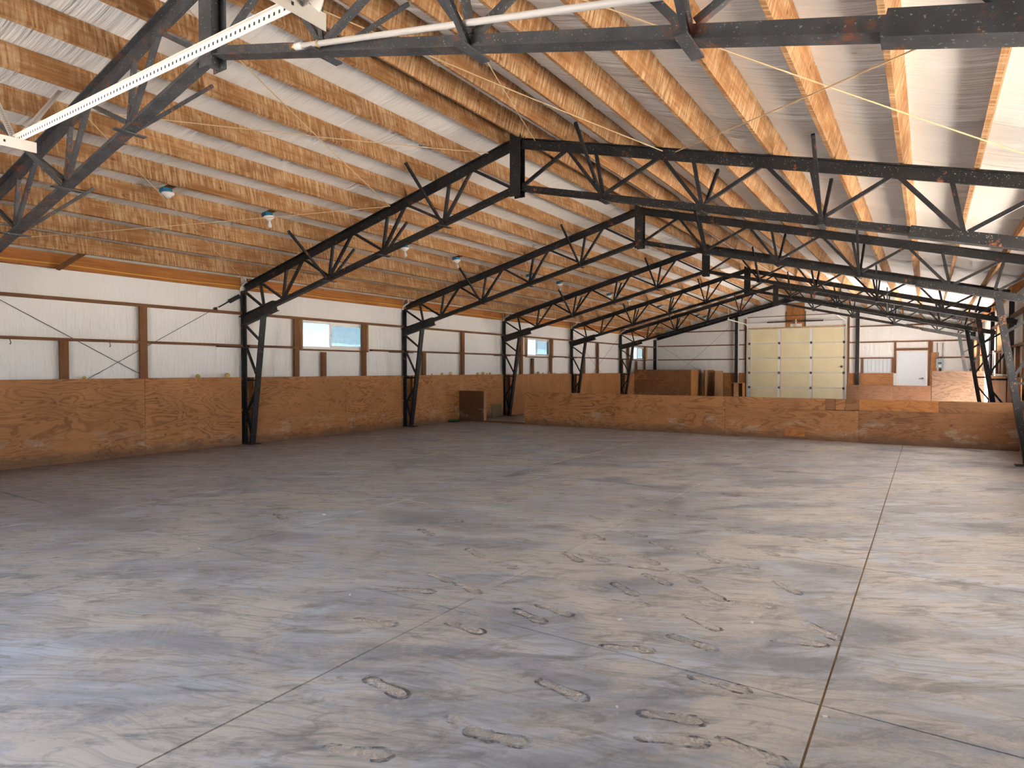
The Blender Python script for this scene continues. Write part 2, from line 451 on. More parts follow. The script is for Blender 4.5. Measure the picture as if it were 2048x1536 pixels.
def blanket(side, y0, y1):
    # hangs between the purlins, pulled tight over each
    px = sorted(PX_L if side < 0 else PX_R, key=lambda q: abs(q-XC))
    tops = [x - side*0 + (.019 + side*PH*math.sin(ANG)) for x in px]
    ends = [XC] + tops + [XL-.05 if side < 0 else XR+.05]
    mb = MB(); cols = []
    for i in range(len(ends)-1):
        for k in range(6):
            t = k/6; cols.append((ends[i]+(ends[i+1]-ends[i])*t, .028*math.sin(math.pi*t)))
    cols.append((ends[-1], 0))
    rows = [y0, y0+.03, y0+.08, (y0+y1)/2, y1-.08, y1-.03, y1]
    lift = [.0, .022, .0, -.004, .0, .022, .0]
    for y, l in zip(rows, lift):
        for x, sg in cols:
            mb.v.append((x, y, roof_z(x)+BL+.012-sg-l*.6))
    n = len(cols)
    for j in range(len(rows)-1):
        for i in range(n-1):
            mb.f.append((j*n+i, j*n+i+1, (j+1)*n+i+1, (j+1)*n+i))
    mb.build('insulation_blanket', 'blanket', ceiling, smooth=True)
y = Y0-.25
while y < Y1+.1:
    y2 = min(y+1.22, Y1+.15)
    blanket(-1, y, y2); blanket(1, y, y2)
    y += 1.22
B(XC-.15, XC+.15, Y0-.2, Y1, RIDGE_Z+BL+.0, RIDGE_Z+BL+.05).build('ridge_strip', 'blanket', ceiling)

# --- side walls
WIN_L = [(8.43, 10.20), (17.0, 18.62), (25.6, 27.18)]
WIN_R = [(17.0, 18.62), (25.6, 27.18)]
FILL_DOOR_R = (20.35, 23.95)  # doorway added here to brighten the far end
FILL_OPEN_R = [(3.05, 6.90), (7.40, 11.15), (11.70, 13.30), FILL_DOOR_R]     # openings added in the right wall to let in fill daylight
WZ0, WZ1 = 1.775, 2.375
def skin(wall, x0, x1, holes, y0, y1, z1, name, mat):
    # wall blanket in panels; each hole is (y0, y1, z0, z1)
    ys = sorted({y0, y1, *[h[0] for h in holes], *[h[1] for h in holes]})
    k = y0
    while k < y1:
        k += 1.83
        if k < y1 and not any(h[0]-.2 < k < h[1]+.2 for h in holes): ys.append(k)
    ys = sorted(set(ys))
    for a, b in zip(ys, ys[1:]):
        h = [q for q in holes if q[0] <= a+1e-6 and q[1] >= b-1e-6]
        segs = [(0, z1)] if not h else [(0, h[0][2]), (h[0][3], z1)]
        for c, d in segs:
            if d-c > .01: B(x0, x1, a, b, c, d).build(name, mat, wall)
ZE = roof_z(XL)+BL+.05
wall_left = tag(B(XL-.17, XL-.15, Y0, Y0+.05, 0, ZE).build('wall_left', 'cladding'), kind='structure')
wall_right = tag(B(XR+.15, XR+.17, Y0, Y0+.05, 0, ZE).build('wall_right', 'cladding'), kind='structure')
skin(wall_left, XL-.09, XL, [(a, b, WZ0-.02, WZ1+.02) for a, b in WIN_L], Y0, Y1, ZE, 'insulation_panel', 'wall_blanket')
skin(wall_right, XR, XR+.09, [(a, b, WZ0-.02, WZ1+.02) for a, b in WIN_R] + [(*q, 0 if q == FILL_DOOR_R else .85, 2.35) for q in FILL_OPEN_R], Y0, Y1, ZE, 'insulation_panel', 'wall_blanket')
skin(wall_left, XL-.15, XL-.13, [(a, b, WZ0-.02, WZ1+.02) for a, b in WIN_L], Y0, Y1, ZE, 'siding_panel', 'cladding')
skin(wall_right, XR+.13, XR+.15, [(a, b, WZ0-.02, WZ1+.02) for a, b in WIN_R] + [(*q, 0 if q == FILL_DOOR_R else .85, 2.35) for q in FILL_OPEN_R], Y0, Y1, ZE, 'siding_panel', 'cladding')

posts = frames_y + [28.2]
gapy = .15
def spans(y0, y1, cutouts):
    out, k = [], y0
    for a, b in sorted(cutouts):
        if a > k: out.append((k, min(a, y1)))
        k = max(k, b)
    if k < y1: out.append((k, y1))
    return out
# girts (horizontal rails) and studs of the left wall
for z0, z1, cutw in ((2.36, 2.405, False), (1.775, 1.815, True), (.60, .64, False), (1.175, 1.215, False)):
    cuto = [(p-.07, p+.07) for p in posts] + ([(a-.13, b+.10) for a, b in WIN_L] if cutw else [])
    for a, b in spans(Y0, 28.25, cuto):
        B(-10.54, -10.455, a, b, z0, z1).build('girt', 'girt_wood', wall_left)
STUDS = [(4.15, 1.775), (5.27, 2.36), (8.22, 2.36), (8.90, 1.72), (10.03, 2.36), (12.05, 1.775), (13.63, 2.36), (16.60, 2.36), (17.26, 1.72), (18.44, 2.36),
         (20.90, 1.775), (22.05, 2.36), (24.36, 1.775), (25.0, 2.36), (25.9, 1.72), (26.85, 2.36), (.7, 2.36), (-.9, 2.36)]
for y, z in STUDS:
    lo = 1.218
    B(-10.525, -10.47, y, y+.11, lo, z-.001).build('stud', 'stud_wood', wall_left)
# wainscot sheets of the left wall: (y0, y1, z0, z1, material)
LS = [(Y0, .60, 0, 1.22, 'ply'), (.61, 2.70, 0, 1.22, 'ply'), (3.00, 5.295, 0, 1.22, 'ply'), (5.30, 7.0, 0, 1.22, 'ply'),
      (7.26, 9.475, 0, 1.22, 'ply'), (9.48, 11.205, .42, 1.22, 'ply'), (9.48, 11.205, 0, .418, 'ply'),
      (11.60, 13.40, 0, 1.22, 'ply'), (13.405, 15.50, 0, 1.22, 'ply'), (15.89, 17.02, 0, 1.22, 'ply_vertical'), (17.025, 18.24, 0, 1.22, 'ply_vertical'), (18.245, 19.72, 0, 1.22, 'ply_vertical'),
      (20.2, 21.42, 0, 1.22, 'ply_vertical'), (21.425, 22.7, 0, 1.22, 'ply_vertical'), (22.705, 24.0, 0, 1.22, 'ply_vertical'), (24.5, 26.3, 0, 1.22, 'ply'), (26.305, 28.1, 0, 1.22, 'ply')]
for a, b, c, d, mt in LS:
    B(PLY_L-.016, PLY_L, a, b, c+.002, d).build('plywood_sheet', mt, wall_left)
    if d == 1.22: B(-10.455, PLY_L-.017, a, b, 1.18, 1.218).build('cap_rail', 'girt_wood', wall_left)
for a, b in zip(cuts, cuts[1:]):
    B(-10.452, -10.430, max(a+.26, Y0), b-.14, .004, 1.175).build('backing_board', 'ply_dark', wall_left)
# recess backing behind every post (older boards set back from the sheets)
for p in frames_y:
    B(-10.552, -10.544, p-.14, p+.26, .0, 1.2).build('backing_board', 'ply', wall_left)
    B(-10.50, -10.46, p+.19, p+.23, 0, 1.2).build('backing_stud', 'stud_wood', wall_left)
    B(-10.50, -10.425, p-.30, p-.20, 0, 1.2).build('backing_stud', 'stud_wood', wall_left)
# greenish board patch low on the wall past the gap in the partition
B(PLY_L+.001, PLY_L+.013, 14.93, 15.42, .005, .365).build('patch_board', 'mossy', wall_left)
# rim board under the eave
for a, b in zip(cuts, cuts[1:]):
    B(-10.53, -10.49, a+.07, b-.07, 2.81, 3.03).build('rim_board', 'rim_wood', wall_left)
    B(XR-.09, XR-.05, a+.07, b-.07, 2.81, 3.03).build('rim_board', 'rim_wood', wall_right)
bk = MB(); bk.bar((-10.12, 4.36, 3.05), (-10.40, 4.10, 2.79), .09, .04, (0, 0, 1)); bk.build('knee_block', 'stud_wood', wall_left)

# right wall lumber and sheets
for z0, z1, cutw in ((2.36, 2.405, False), (1.775, 1.815, True)):
    cuto = [(p-.07, p+.07) for p in posts] + ([(a-.13, b+.10) for a, b in WIN_R] if cutw else []) + [(q[0]-.05, q[1]+.05) for q in FILL_OPEN_R]
    for a, b in spans(Y0, 28.25, cuto):
        B(1.335, 1.42, a, b, z0, z1).build('girt', 'girt_wood', wall_right)
for y, z in [(13.6, 2.36), (14.6, 1.775), (16.86, 2.36), (17.75, 1.72), (18.66, 2.36), (20.20, 2.36), (24.0, 2.36), (25.46, 2.36), (27.22, 2.36)]:
    B(1.345, 1.40, y, y+.11, 1.218, z-.001).build('stud', 'stud_wood', wall_right)
for a, b in [(13.48, 14.6), (14.605, 15.55), (15.85, 17.0), (17.005, 18.3), (18.305, 19.8), (24.45, 26.2), (26.205, 28.1)]:
    B(PLY_R, PLY_R+.016, a, b, .002, 1.22).build('plywood_sheet', 'ply_vertical', wall_right)
for q in FILL_OPEN_R[:3]:  # sill sheets added to limit daylight spilling onto the near floor
    m_ = (q[0]+q[1])/2
    for a, b in ((q[0], m_-.002), (m_+.002, q[1])): B(PLY_R, PLY_R+.016, a, b, .002, .85).build('plywood_sheet', 'ply', wall_right)

# --- far end wall
YE = 28.36
wall_back = tag(B(XL, XR, YE+.07, YE+.09, 0, 2.6).build('wall_back', 'cladding'), kind='structure')
DX0, DX1, DZ = -6.40, -2.71, 3.07
WDX0, WDX1, WDZ = -.955, .0, 2.07
def ztop(x): return roof_z(x)+BL+.03
ex = [XL, -9.4, -8.2, -7.0, DX0, -4.56, DX1, -2.19, -1.13, WDX0, WDX1, XR]
for a, b in zip(ex, ex[1:]):
    lo = 0
    segs = [(0, None)]
    if a >= DX0-1e-6 and b <= DX1+1e-6: segs = [(DZ, None)]
    elif abs(a-WDX0) < 1e-6: segs = [(WDZ, None)]
    elif abs(a+2.19) < 1e-6: segs = [(0, 1.236), (1.79, None)]
    for c, d in segs:
        mb = MB()
        if d is None:
            v = [(a, c), (b, c), (b, ztop(b)), (a, ztop(a))]
        else: v = [(a, c), (b, c), (b, d), (a, d)]
        mb.v = [(p, YE, q) for p, q in v] + [(p, YE+.07, q) for p, q in v]
        mb.f = [(0, 1, 2, 3), (7, 6, 5, 4), (0, 1, 5, 4), (1, 2, 6, 5), (2, 3, 7, 6), (3, 0, 4, 7)]
        mb.build('insulation_panel', 'wall_blanket', wall_back)
# gable above the plate, closed outside
mb = MB(); mb.v = [(XL-.1, YE+.09, 2.6), (XR+.1, YE+.09, 2.6), (XR+.1, YE+.09, ztop(XR)), (XC, YE+.09, ztop(XC)), (XL-.1, YE+.09, ztop(XL))]; mb.f = [(0, 1, 2, 3, 4)]
mb.build('gable_siding', 'cladding', wall_back)
# bare ribbed siding where a blanket is missing
cg = MB(); k = -2.19
while k < -1.14:
    cg.box(k, k+.10, YE+.055, YE+.06, 1.236, 1.79); cg.box(k+.10, k+.118, YE+.035, YE+.06, 1.236, 1.79)
    k += .13
cg.build('ribbed_siding', 'door_white', wall_back)
for z in (1.78, 2.40, 3.02):
    xl = XC-(RIDGE_Z-z)/PITCHK+.35
    for a, b in ((max(-10.42, xl), -6.93), (-6.79, -6.50), (-2.60, -2.35), (-2.21, -1.06 if z < 2 else (.20 if z < 2.8 else .6)), (.20, 1.28)):
        if z > 2.5 and a >= .1: continue
        if z > 2.5 and b < -10: continue
        if b > a: B(a, b, YE-.045, YE-.002, z, z+.045).build('girt', 'girt_wood_x', wall_back)
for x, z0, z1 in [(-1.055, 1.22, 2.40), (-2.15, 1.22, 1.78), (-1.13, 1.236, 1.78), (.03, 0, 2.40), (.11, 1.22, 2.40)]:
    B(x, x+.07, YE-.05, YE-.003, z0, z1-.001).build('stud', 'stud_wood', wall_back)
B(-.985, .03, YE-.05, YE-.003, 2.085, 2.165).build('door_header', 'girt_wood_x', wall_back)
for a, b in [(-10.40, -9.2), (-9.195, -7.98), (-7.975, -6.95), (-6.78, -6.50), (-2.60, -2.36), (-2.20, -1.07), (.10, 1.28)]:
    B(a, b, YE-.07, YE-.054, .002, 1.22).build('plywood_sheet', 'ply' if a > -2.3 else 'ply_vertical', wall_back)
B(.12, .36, YE-.068, YE-.054, 1.225, 2.0).build('meter_board', 'ply', wall_back)
B(-4.89, -4.21, YE-.05, YE-.003, 3.10, 4.08).build('spring_board', 'ply_vertical', wall_back)
for x in (-4.93, -4.20):
    B(x, x+.04, YE-.048, YE-.003, 3.10, 3.75).build('stud', 'stud_wood', wall_back)

# --- near end: unseen gable behind the camera, open doorway sized to add fill daylight
wall_front = tag(B(XL, -4.9, Y0-.09, Y0, 0, 2.6).build('wall_front', 'wall_blanket'), kind='structure')
B(-2.3, XR, Y0-.09, Y0, 0, 2.6).build('insulation_panel', 'wall_blanket', wall_front)
mb = MB(); zz = [(XL, 2.6), (XR, 2.6), (XR, ztop(XR)), (XC, ztop(XC)), (XL, ztop(XL))]
mb.v = [(p, Y0, q) for p, q in zz]; mb.f = [(0, 1, 2, 3, 4)]; mb.build('insulation_panel', 'wall_blanket', wall_front)

# added out-of-view roof that blocks the sun at the right openings
mb = MB(); mb.v = [(1.62, 1.2, 2.72), (5.7, 1.2, 2.25), (5.7, 14.2, 2.25), (1.62, 14.2, 2.72), (1.62, 1.2, 2.78), (5.7, 1.2, 2.31), (5.7, 14.2, 2.31), (1.62, 14.2, 2.78)]
mb.f = [(0, 1, 2, 3), (7, 6, 5, 4), (0, 1, 5, 4), (1, 2, 6, 5), (2, 3, 7, 6), (3, 0, 4, 7)]
mb.build('sun_blocker_roof', 'cladding', wall_right)
for y in (1.4, 5.6, 9.8, 14.0): B(5.55, 5.67, y-.06, y+.06, -.2, 2.25).build('sun_blocker_post', 'stud_wood', wall_right)  # posts under the added sun-blocking roof

# ------------------------------------------------------------------ windows
def window(num, xw, side, y0, y1, tinted, label):
    # side = +1: the room lies towards +x
    w = tag(empty('window_%d' % num, (xw, y0, WZ0)), label, 'window', kind='structure')
    d = lambda a: a*side
    def bx(name, xa, xb, ya, yb, za, zb, mat, par=None):
        xs = sorted((d(xa), d(xb)))
        o = B(xs[0], xs[1], ya, yb, za, zb).build(name, mat, par or w)
        return o
    L, H = y1-y0, WZ1-WZ0
    # wooden reveal
    bx('reveal_board', -.10, .10, -.02, .0, -.02, H+.02, 'jamb_wood'); bx('reveal_board', -.10, .10, L, L+.02, -.02, H+.02, 'jamb_wood')
    bx('reveal_board', -.10, .10, 0, L, H, H+.02, 'jamb_wood'); bx('sill', -.10, .11, 0, L, -.03, 0, 'stud_wood')
    f = MB()
    for ya, yb, za, zb in ((0, .04, 0, H), (L-.04, L, 0, H), (.04, L-.04, 0, .04), (.04, L-.04, H-.04, H)):
        xs = sorted((d(-.06), d(-.01))); f.box(xs[0], xs[1], ya, yb, za, zb)
    f.build('frame', 'white_vinyl', w)
    for k, (ya, yb, off, rim) in enumerate(((.04, L*.46, -.055, .022), (L*.44, L-.04, -.03, .05))):
        s = MB()
        for a, b, za, zb in ((ya, ya+rim, .04, H-.04), (yb-rim, yb, .04, H-.04), (ya+rim, yb-rim, .04, .04+rim), (ya+rim, yb-rim, H-.04-rim, H-.04)):
            xs = sorted((d(off), d(off+.02))); s.box(xs[0], xs[1], a, b, za, zb)
        so = s.build('sash', 'white_vinyl', w)
        mat = ('glass_tinted', 'glass_screened')[k] if tinted else 'glass_clear'
        bx('pane', off+.008, off+.012, ya+rim, yb-rim, .04+rim, H-.04-rim, mat, so)
    bx('latch', -.008, .006, L*.45-.01, L*.45+.01, H*.45, H*.55, 'track_white')
for i, (a, b) in enumerate(WIN_L):
    window(i+1, -10.58, 1, a, b, True, ['sliding window with white frame, largest of the left wall, before the plywood partition',
                                        'sliding window with white frame just past the low plywood partition',
                                        'sliding window with white frame in the last bay beside the corner post'][i])
for i, (a, b) in enumerate(WIN_R):
    window(i+4, 1.46, -1, a, b, False, ['bright window behind the steel legs on the right wall', 'bright window in the corner by the grey electrical box'][i])

# ------------------------------------------------------------------ doors
d1 = tag(empty('door_1', (DX0, YE, 0)), 'closed cream overhead garage door with five sections', 'garage door', kind='structure')
DW = DX1-DX0
for k in range(5):
    z0, z1 = k*DZ/5, (k+1)*DZ/5
    sec = B(.0, DW, -.03, .0, z0+.003, z1-.003).build('door_section', 'white_paint', d1)
    for c in range(3):
        a = .09+c*(DW-.06)/3; b = a+(DW-.06)/3-.12
        B(a, b, -.052, -.031, z0+.025, z1-.02).build('insulation_insert', 'cream_panel', sec)
for k in range(1, 5):
    for x in (.05, .03+(DW-.06)/3, .03+2*(DW-.06)/3, DW-.05):
        h = MB(); h.box(x-.03, x+.03, -.075, -.053, k*DZ/5-.05, k*DZ/5+.05); h.cyl((x-.05, -.08, k*DZ/5), (x+.05, -.08, k*DZ/5), .012, 8)
        h.build('hinge', 'hinge', d1)
for s, x in ((0, -.03), (1, DW+.03)):
    t = MB(); t.box(x-.02, x+.02, -.11, -.09, 0, DZ+.05); t.box(x-.022, x-.018, -.14, -.09, 0, DZ+.05); t.box(x+.018, x+.022, -.14, -.09, 0, DZ+.05)
    t.tube([(x, -.11, DZ), (x, -.15, 3.17), (x, -.26, 3.25), (x, -.5, 3.275), (x, -3.3, 3.29)], .022, 8)
    t.bar((x, -3.2, 3.29), (x, -3.25, roof_z(DX0+x)+.02), .03, .004, (0, 1, 0))
    t.build('door_track', 'track_white', d1)
    B(x-.11 if s == 0 else x+.05, x-.05 if s == 0 else x+.11, -.06, -.003, 0, DZ+.45).build('door_jamb', 'stud_wood', d1)
B(-.05, DW+.05, -.058, -.003, DZ+.005, DZ+.05).build('door_stop', 'jamb_wood', d1)
sh = MB(); sh.cyl((0, -.16, 3.33), (DW, -.16, 3.33), .014, 8); sh.build('spring_shaft', 'galvanised', d1)
for a, b in ((.78, 1.80), (1.98, 2.92)):
    sp = MB()
    n = int((b-a)/.03)
    pr = []
    for i in range(n): pr += [(.034, a+i*(b-a)/n), (.028, a+(i+.5)*(b-a)/n)]
    sp.lathe((0, -.16, 3.33), pr, 10, 'x'); sp.build('torsion_spring', 'spring_dark', d1)
hb = MB(); hb.cyl((.0, -.2, 3.56), (DW-.33, -.5, 3.555), .014, 8); hb.build('track_spreader', 'spring_dark', d1)
br = MB(); br.box(1.86, 1.90, -.17, -.05, 3.12, 3.42); br.box(1.66, 2.10, -.058, -.05, 3.10, 3.24); br.build('spring_bracket', 'track_white', d1)
lk = MB(); lk.lathe((DW-.13, -.055, 1.48), [(.05, 0), (.05, -.02), (.02, -.03)], 12, 'y'); lk.bar((DW-.26, -.075, 1.47), (DW-.05, -.075, 1.49), .02, .012); lk.build('lock_handle', 'hinge', d1)

d2 = tag(empty('door_2', (WDX0, YE, 0)), 'plain white steel walk door in the far end wall', 'door', kind='structure')
dw = WDX1-WDX0
B(.05, dw-.05, -.03, .01, .01, 2.03).build('door_leaf', 'door_white', d2)
for a, b, c, d in ((0, .045, 0, WDZ), (dw-.045, dw, 0, WDZ), (.045, dw-.045, 2.035, WDZ)):
    B(a, b, -.045, .06, c, d).build('door_frame', 'white_vinyl', d2)
kn = MB(); kn.lathe((dw-.13, -.03, 1.03), [(.028, 0), (.028, -.012), (.012, -.016), (.012, -.04), (.03, -.05), (.03, -.075), (.012, -.085)], 14, 'y'); kn.bar((dw-.14, -.07, 1.03), (dw-.25, -.07, 1.02), .018, .018)
kn.build('door_handle', 'knob', d2, True)
# ------------------------------------------------------------------ steel frames
ZB = lambda d: 3.80-.247*d                # upper edge of the bottom chord
ZT = lambda d: RIDGE_Z-PITCHK*d
T_TOP = [(-.065, 0), (.065, 0), (.065, -.011), (.013, -.011), (.013, -.125), (-.013, -.125), (-.013, -.011), (-.065, -.011)]
T_BOT = [(-.013, .0), (.013, .0), (.013, -.069), (.052, -.069), (.052, -.08), (-.052, -.08), (-.052, -.069), (-.013, -.069)]
ANGLE = [(-.019, -.019), (.019, -.019), (.019, -.013), (-.013, -.013), (-.013, .019), (-.019, .019)]
TN = [.73, 1.96, 3.09, 4.28, 5.46]
BN = [1.24, 2.44, 3.65, 4.83]
def frame_parts(near=False):
    P = []
    add = lambda name, mb: P.append((name, mb.mesh(name, 'steel_lit_rusty' if near else 'steel')))
    m = MB()
    m.box(-.080, .080, -.062, -.052, 3.635, 4.46); m.box(-.080, .080, .052, .062, 3.635, 4.46); m.box(-.008, .008, -.052, .052, 3.635, 4.46)
    add('king_post', m)
    for s in (-1, 1):
        P3 = lambda d, z, y=0: (s*d, y, z)
        add('top_chord', MB().prof(P3(.085, ZT(.085)), P3(5.90, ZT(5.90)), T_TOP))
        add('bottom_chord', MB().prof(P3(.085, ZB(.085)), P3(5.30, ZB(5.30)), T_BOT))
        # heavy haunch where the bottom chord meets the column
        d0 = 5.05 if s < 0 else 4.42
        h = MB(); z0, z1 = ZB(d0)+.004, ZB(6.0)+.004
        if s > 0: h.prof(P3(d0, z0), P3(6.02, z1), [(-.056, .0), (.056, .0), (.056, -.082), (.062, -.082), (.062, -.104), (-.062, -.104), (-.062, -.082), (-.056, -.082)])
        else: h.prof(P3(d0, z0), P3(6.02, z1), [(-.06, .012), (.06, .012), (.06, 0), (.02, 0), (.02, -.155), (.055, -.155), (.055, -.167), (-.055, -.167), (-.055, -.155), (-.02, -.155), (-.02, 0), (-.06, 0)])
        add('haunch', h)
        # column: outer post and raking inner leg
        p = MB(); p.box(*sorted((s*5.885, s*5.965)), -.012, .012, .012, 2.80); p.box(*sorted((s*5.955, s*5.967)), -.055, .055, .012, 2.80)
        add('outer_post', p)
        add('inner_leg', MB().prof((s*5.73, 0, .012), (s*5.365, 0, 2.40), [(-.055, -.012), (.055, -.012), (.055, 0), (.012, 0), (.012, .075), (-.012, .075), (-.012, 0), (-.055, 0)], (s, 0, 0)))
        add('base_plate', MB().box(*sorted((s*5.62, s*5.99)), -.11, .11, .0, .012))
        for (a, za), (b, zb) in (((5.88, 2.15), (5.47, 1.87)), ((5.88, 1.76), (5.60, 1.28)), ((5.88, 1.165), (5.59, 1.165)), ((5.63, .95), (5.88, .59)), ((5.88, .59), (5.74, .13))):
            add('lacing_bar', MB().prof(P3(a, za), P3(b, zb), [(-.018, -.018), (.018, -.018), (.018, .018), (-.018, .018)], (0, 1, 0)))
        web = lambda a, b: add('web_bar', MB().prof(a, b, [(-.019, -.019), (.019, -.019), (.019, .019), (-.019, .019)], (0, 1, 0)))
        web(P3(.09, ZB(.09)-.01), P3(TN[0], ZT(TN[0])-.10))
        for i, b in enumerate(BN):
            web(P3(TN[i]+.02, ZT(TN[i])-.10), P3(b-.03, ZB(b)))
            web(P3(b-.10, ZT(b-.10)-.10), P3(b-.005, ZB(b)))
            web(P3(b+.03, ZB(b)), P3(TN[i+1]-.02, ZT(TN[i+1])-.10))
        web(P3(TN[4], ZT(TN[4])-.10), P3(5.36, ZB(5.36)+.02)); web(P3(5.93, ZT(5.93)-.10), P3(5.40, ZB(5.4)+.02))
        FB = ({-1: [(0, 1), (1, -1), (2, 1)], 1: [(0, 1), (1, -1), (2, -1)]} if near else {-1: [(0, -1), (1, 2), (2, -1), (2, 2)], 1: [(0, -1), (1, 2), (2, -1), (2, 2)]})[s]
        for i, sy in FB:
            b = BN[i]; far = .78 if abs(sy) == 1 else .56; zz = ZT(b)+.012 if abs(sy) == 1 else ZT(b)-.06; sg = 1 if sy > 0 else -1
            add('fly_brace', MB().prof((s*b, sg*.03, ZB(b)-.075), (s*(b+.02), sg*far, zz), [(-.016, -.016), (.016, -.016), (.016, .016), (-.016, .016)]))
        for i in (0, 1, 2):
            b = BN[i]; add('brace_plate', MB().box(s*b-.03, s*b+.03, -.13, .13, ZB(b)-.10, ZB(b)-.088))
        for sy in (-1, 1):
            add('girt_clip', MB().box(*sorted((s*5.86, s*5.90)), *sorted((sy*.013, sy*(.58 if sy < 0 else .22))), 1.755, 1.772))
    return P
FP, FPN = frame_parts(), frame_parts(True)
FL = ['black steel roof frame nearest the door track, carrying the white plastic pipe',
      'black steel roof frame whose post takes the wall brace wires before the largest window',
      'black steel roof frame between the largest left window and the plywood partition',
      'black steel roof frame standing by the gap in the plywood partition',
      'black steel roof frame between the second window and the stalls',
      'black steel roof frame next to the far end wall']
for i, y in enumerate(frames_y):
    f = tag(empty('steel_frame', (XC, y, 0)), FL[i], 'roof frame', 'black steel roof frames')
    for name, me in (FPN if i == 0 else FP): put(name, me, f)
# frame against the far end wall: plain rafters and columns
ef = tag(empty('end_frame', (XC, 28.2, 0)), 'black steel end frame of plain beams against the far wall', 'roof frame')
for s in (-1, 1):
    CH = [(-.05, 0), (.05, 0), (.05, -.20), (-.05, -.20), (-.05, -.188), (.035, -.188), (.035, -.012), (-.05, -.012)]
    MB().prof((s*.02, 0, ZT(0)-.02), (s*5.90, 0, ZT(5.88)-.02), CH).build('end_rafter', 'steel', ef)
    pc = MB(); pc.box(s*5.93-.075, s*5.93+.075, -.05, -.04, 0, 2.72); pc.box(s*5.93-.006, s*5.93+.006, -.04, .05, 0, 2.72); pc.build('corner_post', 'steel', ef)
    xx = -2.30 if s < 0 else 2.28
    pc = MB(); pc.box(xx-.065, xx+.065, -.05, -.04, 0, ZT(abs(xx))-.22); pc.box(xx-.006, xx+.006, -.04, .05, 0, ZT(abs(xx))-.22); pc.build('end_column', 'steel', ef)

# ------------------------------------------------------------------ low plywood partition across the hall
YP = 13.43
pt = tag(empty('plywood_partition', (-8.36, YP, 0)), 'long low plywood partition wall across the concrete floor', 'partition')
def psheet(name, x0, x1, z0, z1, mat, yo=0.0, t=.016, par=None):
    return B(x0+8.36, x1+8.36, -yo-t, -yo, z0, z1).build(name, mat, par or pt)
psheet('plywood_sheet', -8.36, -5.925, .002, .80, 'ply')
psheet('plywood_sheet', -5.92, -3.485, .002, .80, 'ply')
psheet('plywood_sheet', -3.48, -1.053, .002, .585, 'ply')
psheet('plywood_sheet', -1.048, 1.30, .002, .60, 'ply_dark')
psheet('plywood_strip', -3.48, -1.615, .59, .805, 'ply')
psheet('plywood_strip', -1.61, -1.445, .598, .805, 'ply_dark')
psheet('plywood_strip', -1.44, -1.275, .598, .805, 'ply')
psheet('plywood_strip', -1.27, -1.053, .598, .805, 'ply_dark')
psheet('plywood_strip', -1.048, .183, .605, .805, 'ply_bright', .003)
psheet('plywood_strip', .188, 1.30, .605, .805, 'ply_dark')
psheet('patch_board', -2.32, -1.965, .06, .225, 'ply_bright', .017)
B(0, 9.66, .0, .09, .002, .04).build('bottom_plate', 'girt_wood_x', pt); B(0, 9.66, .0, .09, .75, .79).build('top_plate', 'girt_wood_x', pt)
for k in range(9):
    B(k*1.2, k*1.2+.04, .002, .088, .041, .749).build('partition_stud', 'stud_wood', pt)
B(0, 9.66, .0915, .1065, .002, .80).build('back_sheet', 'ply_dark', pt)

rp = tag(empty('partition_return', (PLY_L+.002, YP, 0)), 'short dark plywood stub wall fixed to the left wall at the gap', 'partition')
B(0, .80, -.016, 0, .002, .80).build('plywood_sheet', 'ply_shaded', rp)
B(.76, .80, .001, .10, .002, .79).build('end_stud', 'ply_pale', rp); B(0, .76, .001, .10, .75, .79).build('top_plate', 'girt_wood_x', rp); B(0, .755, .101, .117, .002, .80).build('back_sheet', 'ply', rp)
sb = B(0, 1.235, 0, .09, 0, .038).build('sill_board', 'girt_wood_x'); sb.location = (-9.60, YP, 0)
tag(sb, 'dark board lying across the gap in the plywood partition', 'board')

# taller panel and low wall beyond the partition on the right
tp = tag(empty('plywood_screen', (.12, 21.3, 0)), 'tall weathered plywood screen with swirling grain in front of the electrical box', 'screen')
plywood('ply_weathered', (.20, .118, .068), (.055, .026, .014), dirt=False)
B(0, 1.18, -.016, 0, .002, 1.315).build('plywood_sheet', 'ply_weathered', tp); B(0, .04, .001, .09, .002, 1.31).build('screen_stud', 'stud_wood', tp); B(1.14, 1.18, .001, .09, .002, 1.31).build('screen_stud', 'stud_wood', tp)
lw = tag(empty('low_plywood_wall', (-2.0, 21.3, 0)), 'low dark plywood wall in front of the white walk door', 'partition')
B(0, 1.15, -.016, 0, .002, .905).build('plywood_sheet', 'ply_shaded', lw); B(1.155, 2.105, -.016, 0, .002, .905).build('plywood_sheet', 'ply_shaded', lw)
B(0, 2.105, .001, .09, .85, .89).build('top_plate', 'girt_wood_x', lw); B(0, 2.105, .001, .09, .002, .04).build('bottom_plate', 'girt_wood_x', lw); B(0, .04, .001, .09, .041, .849).build('wall_stud', 'stud_wood', lw)

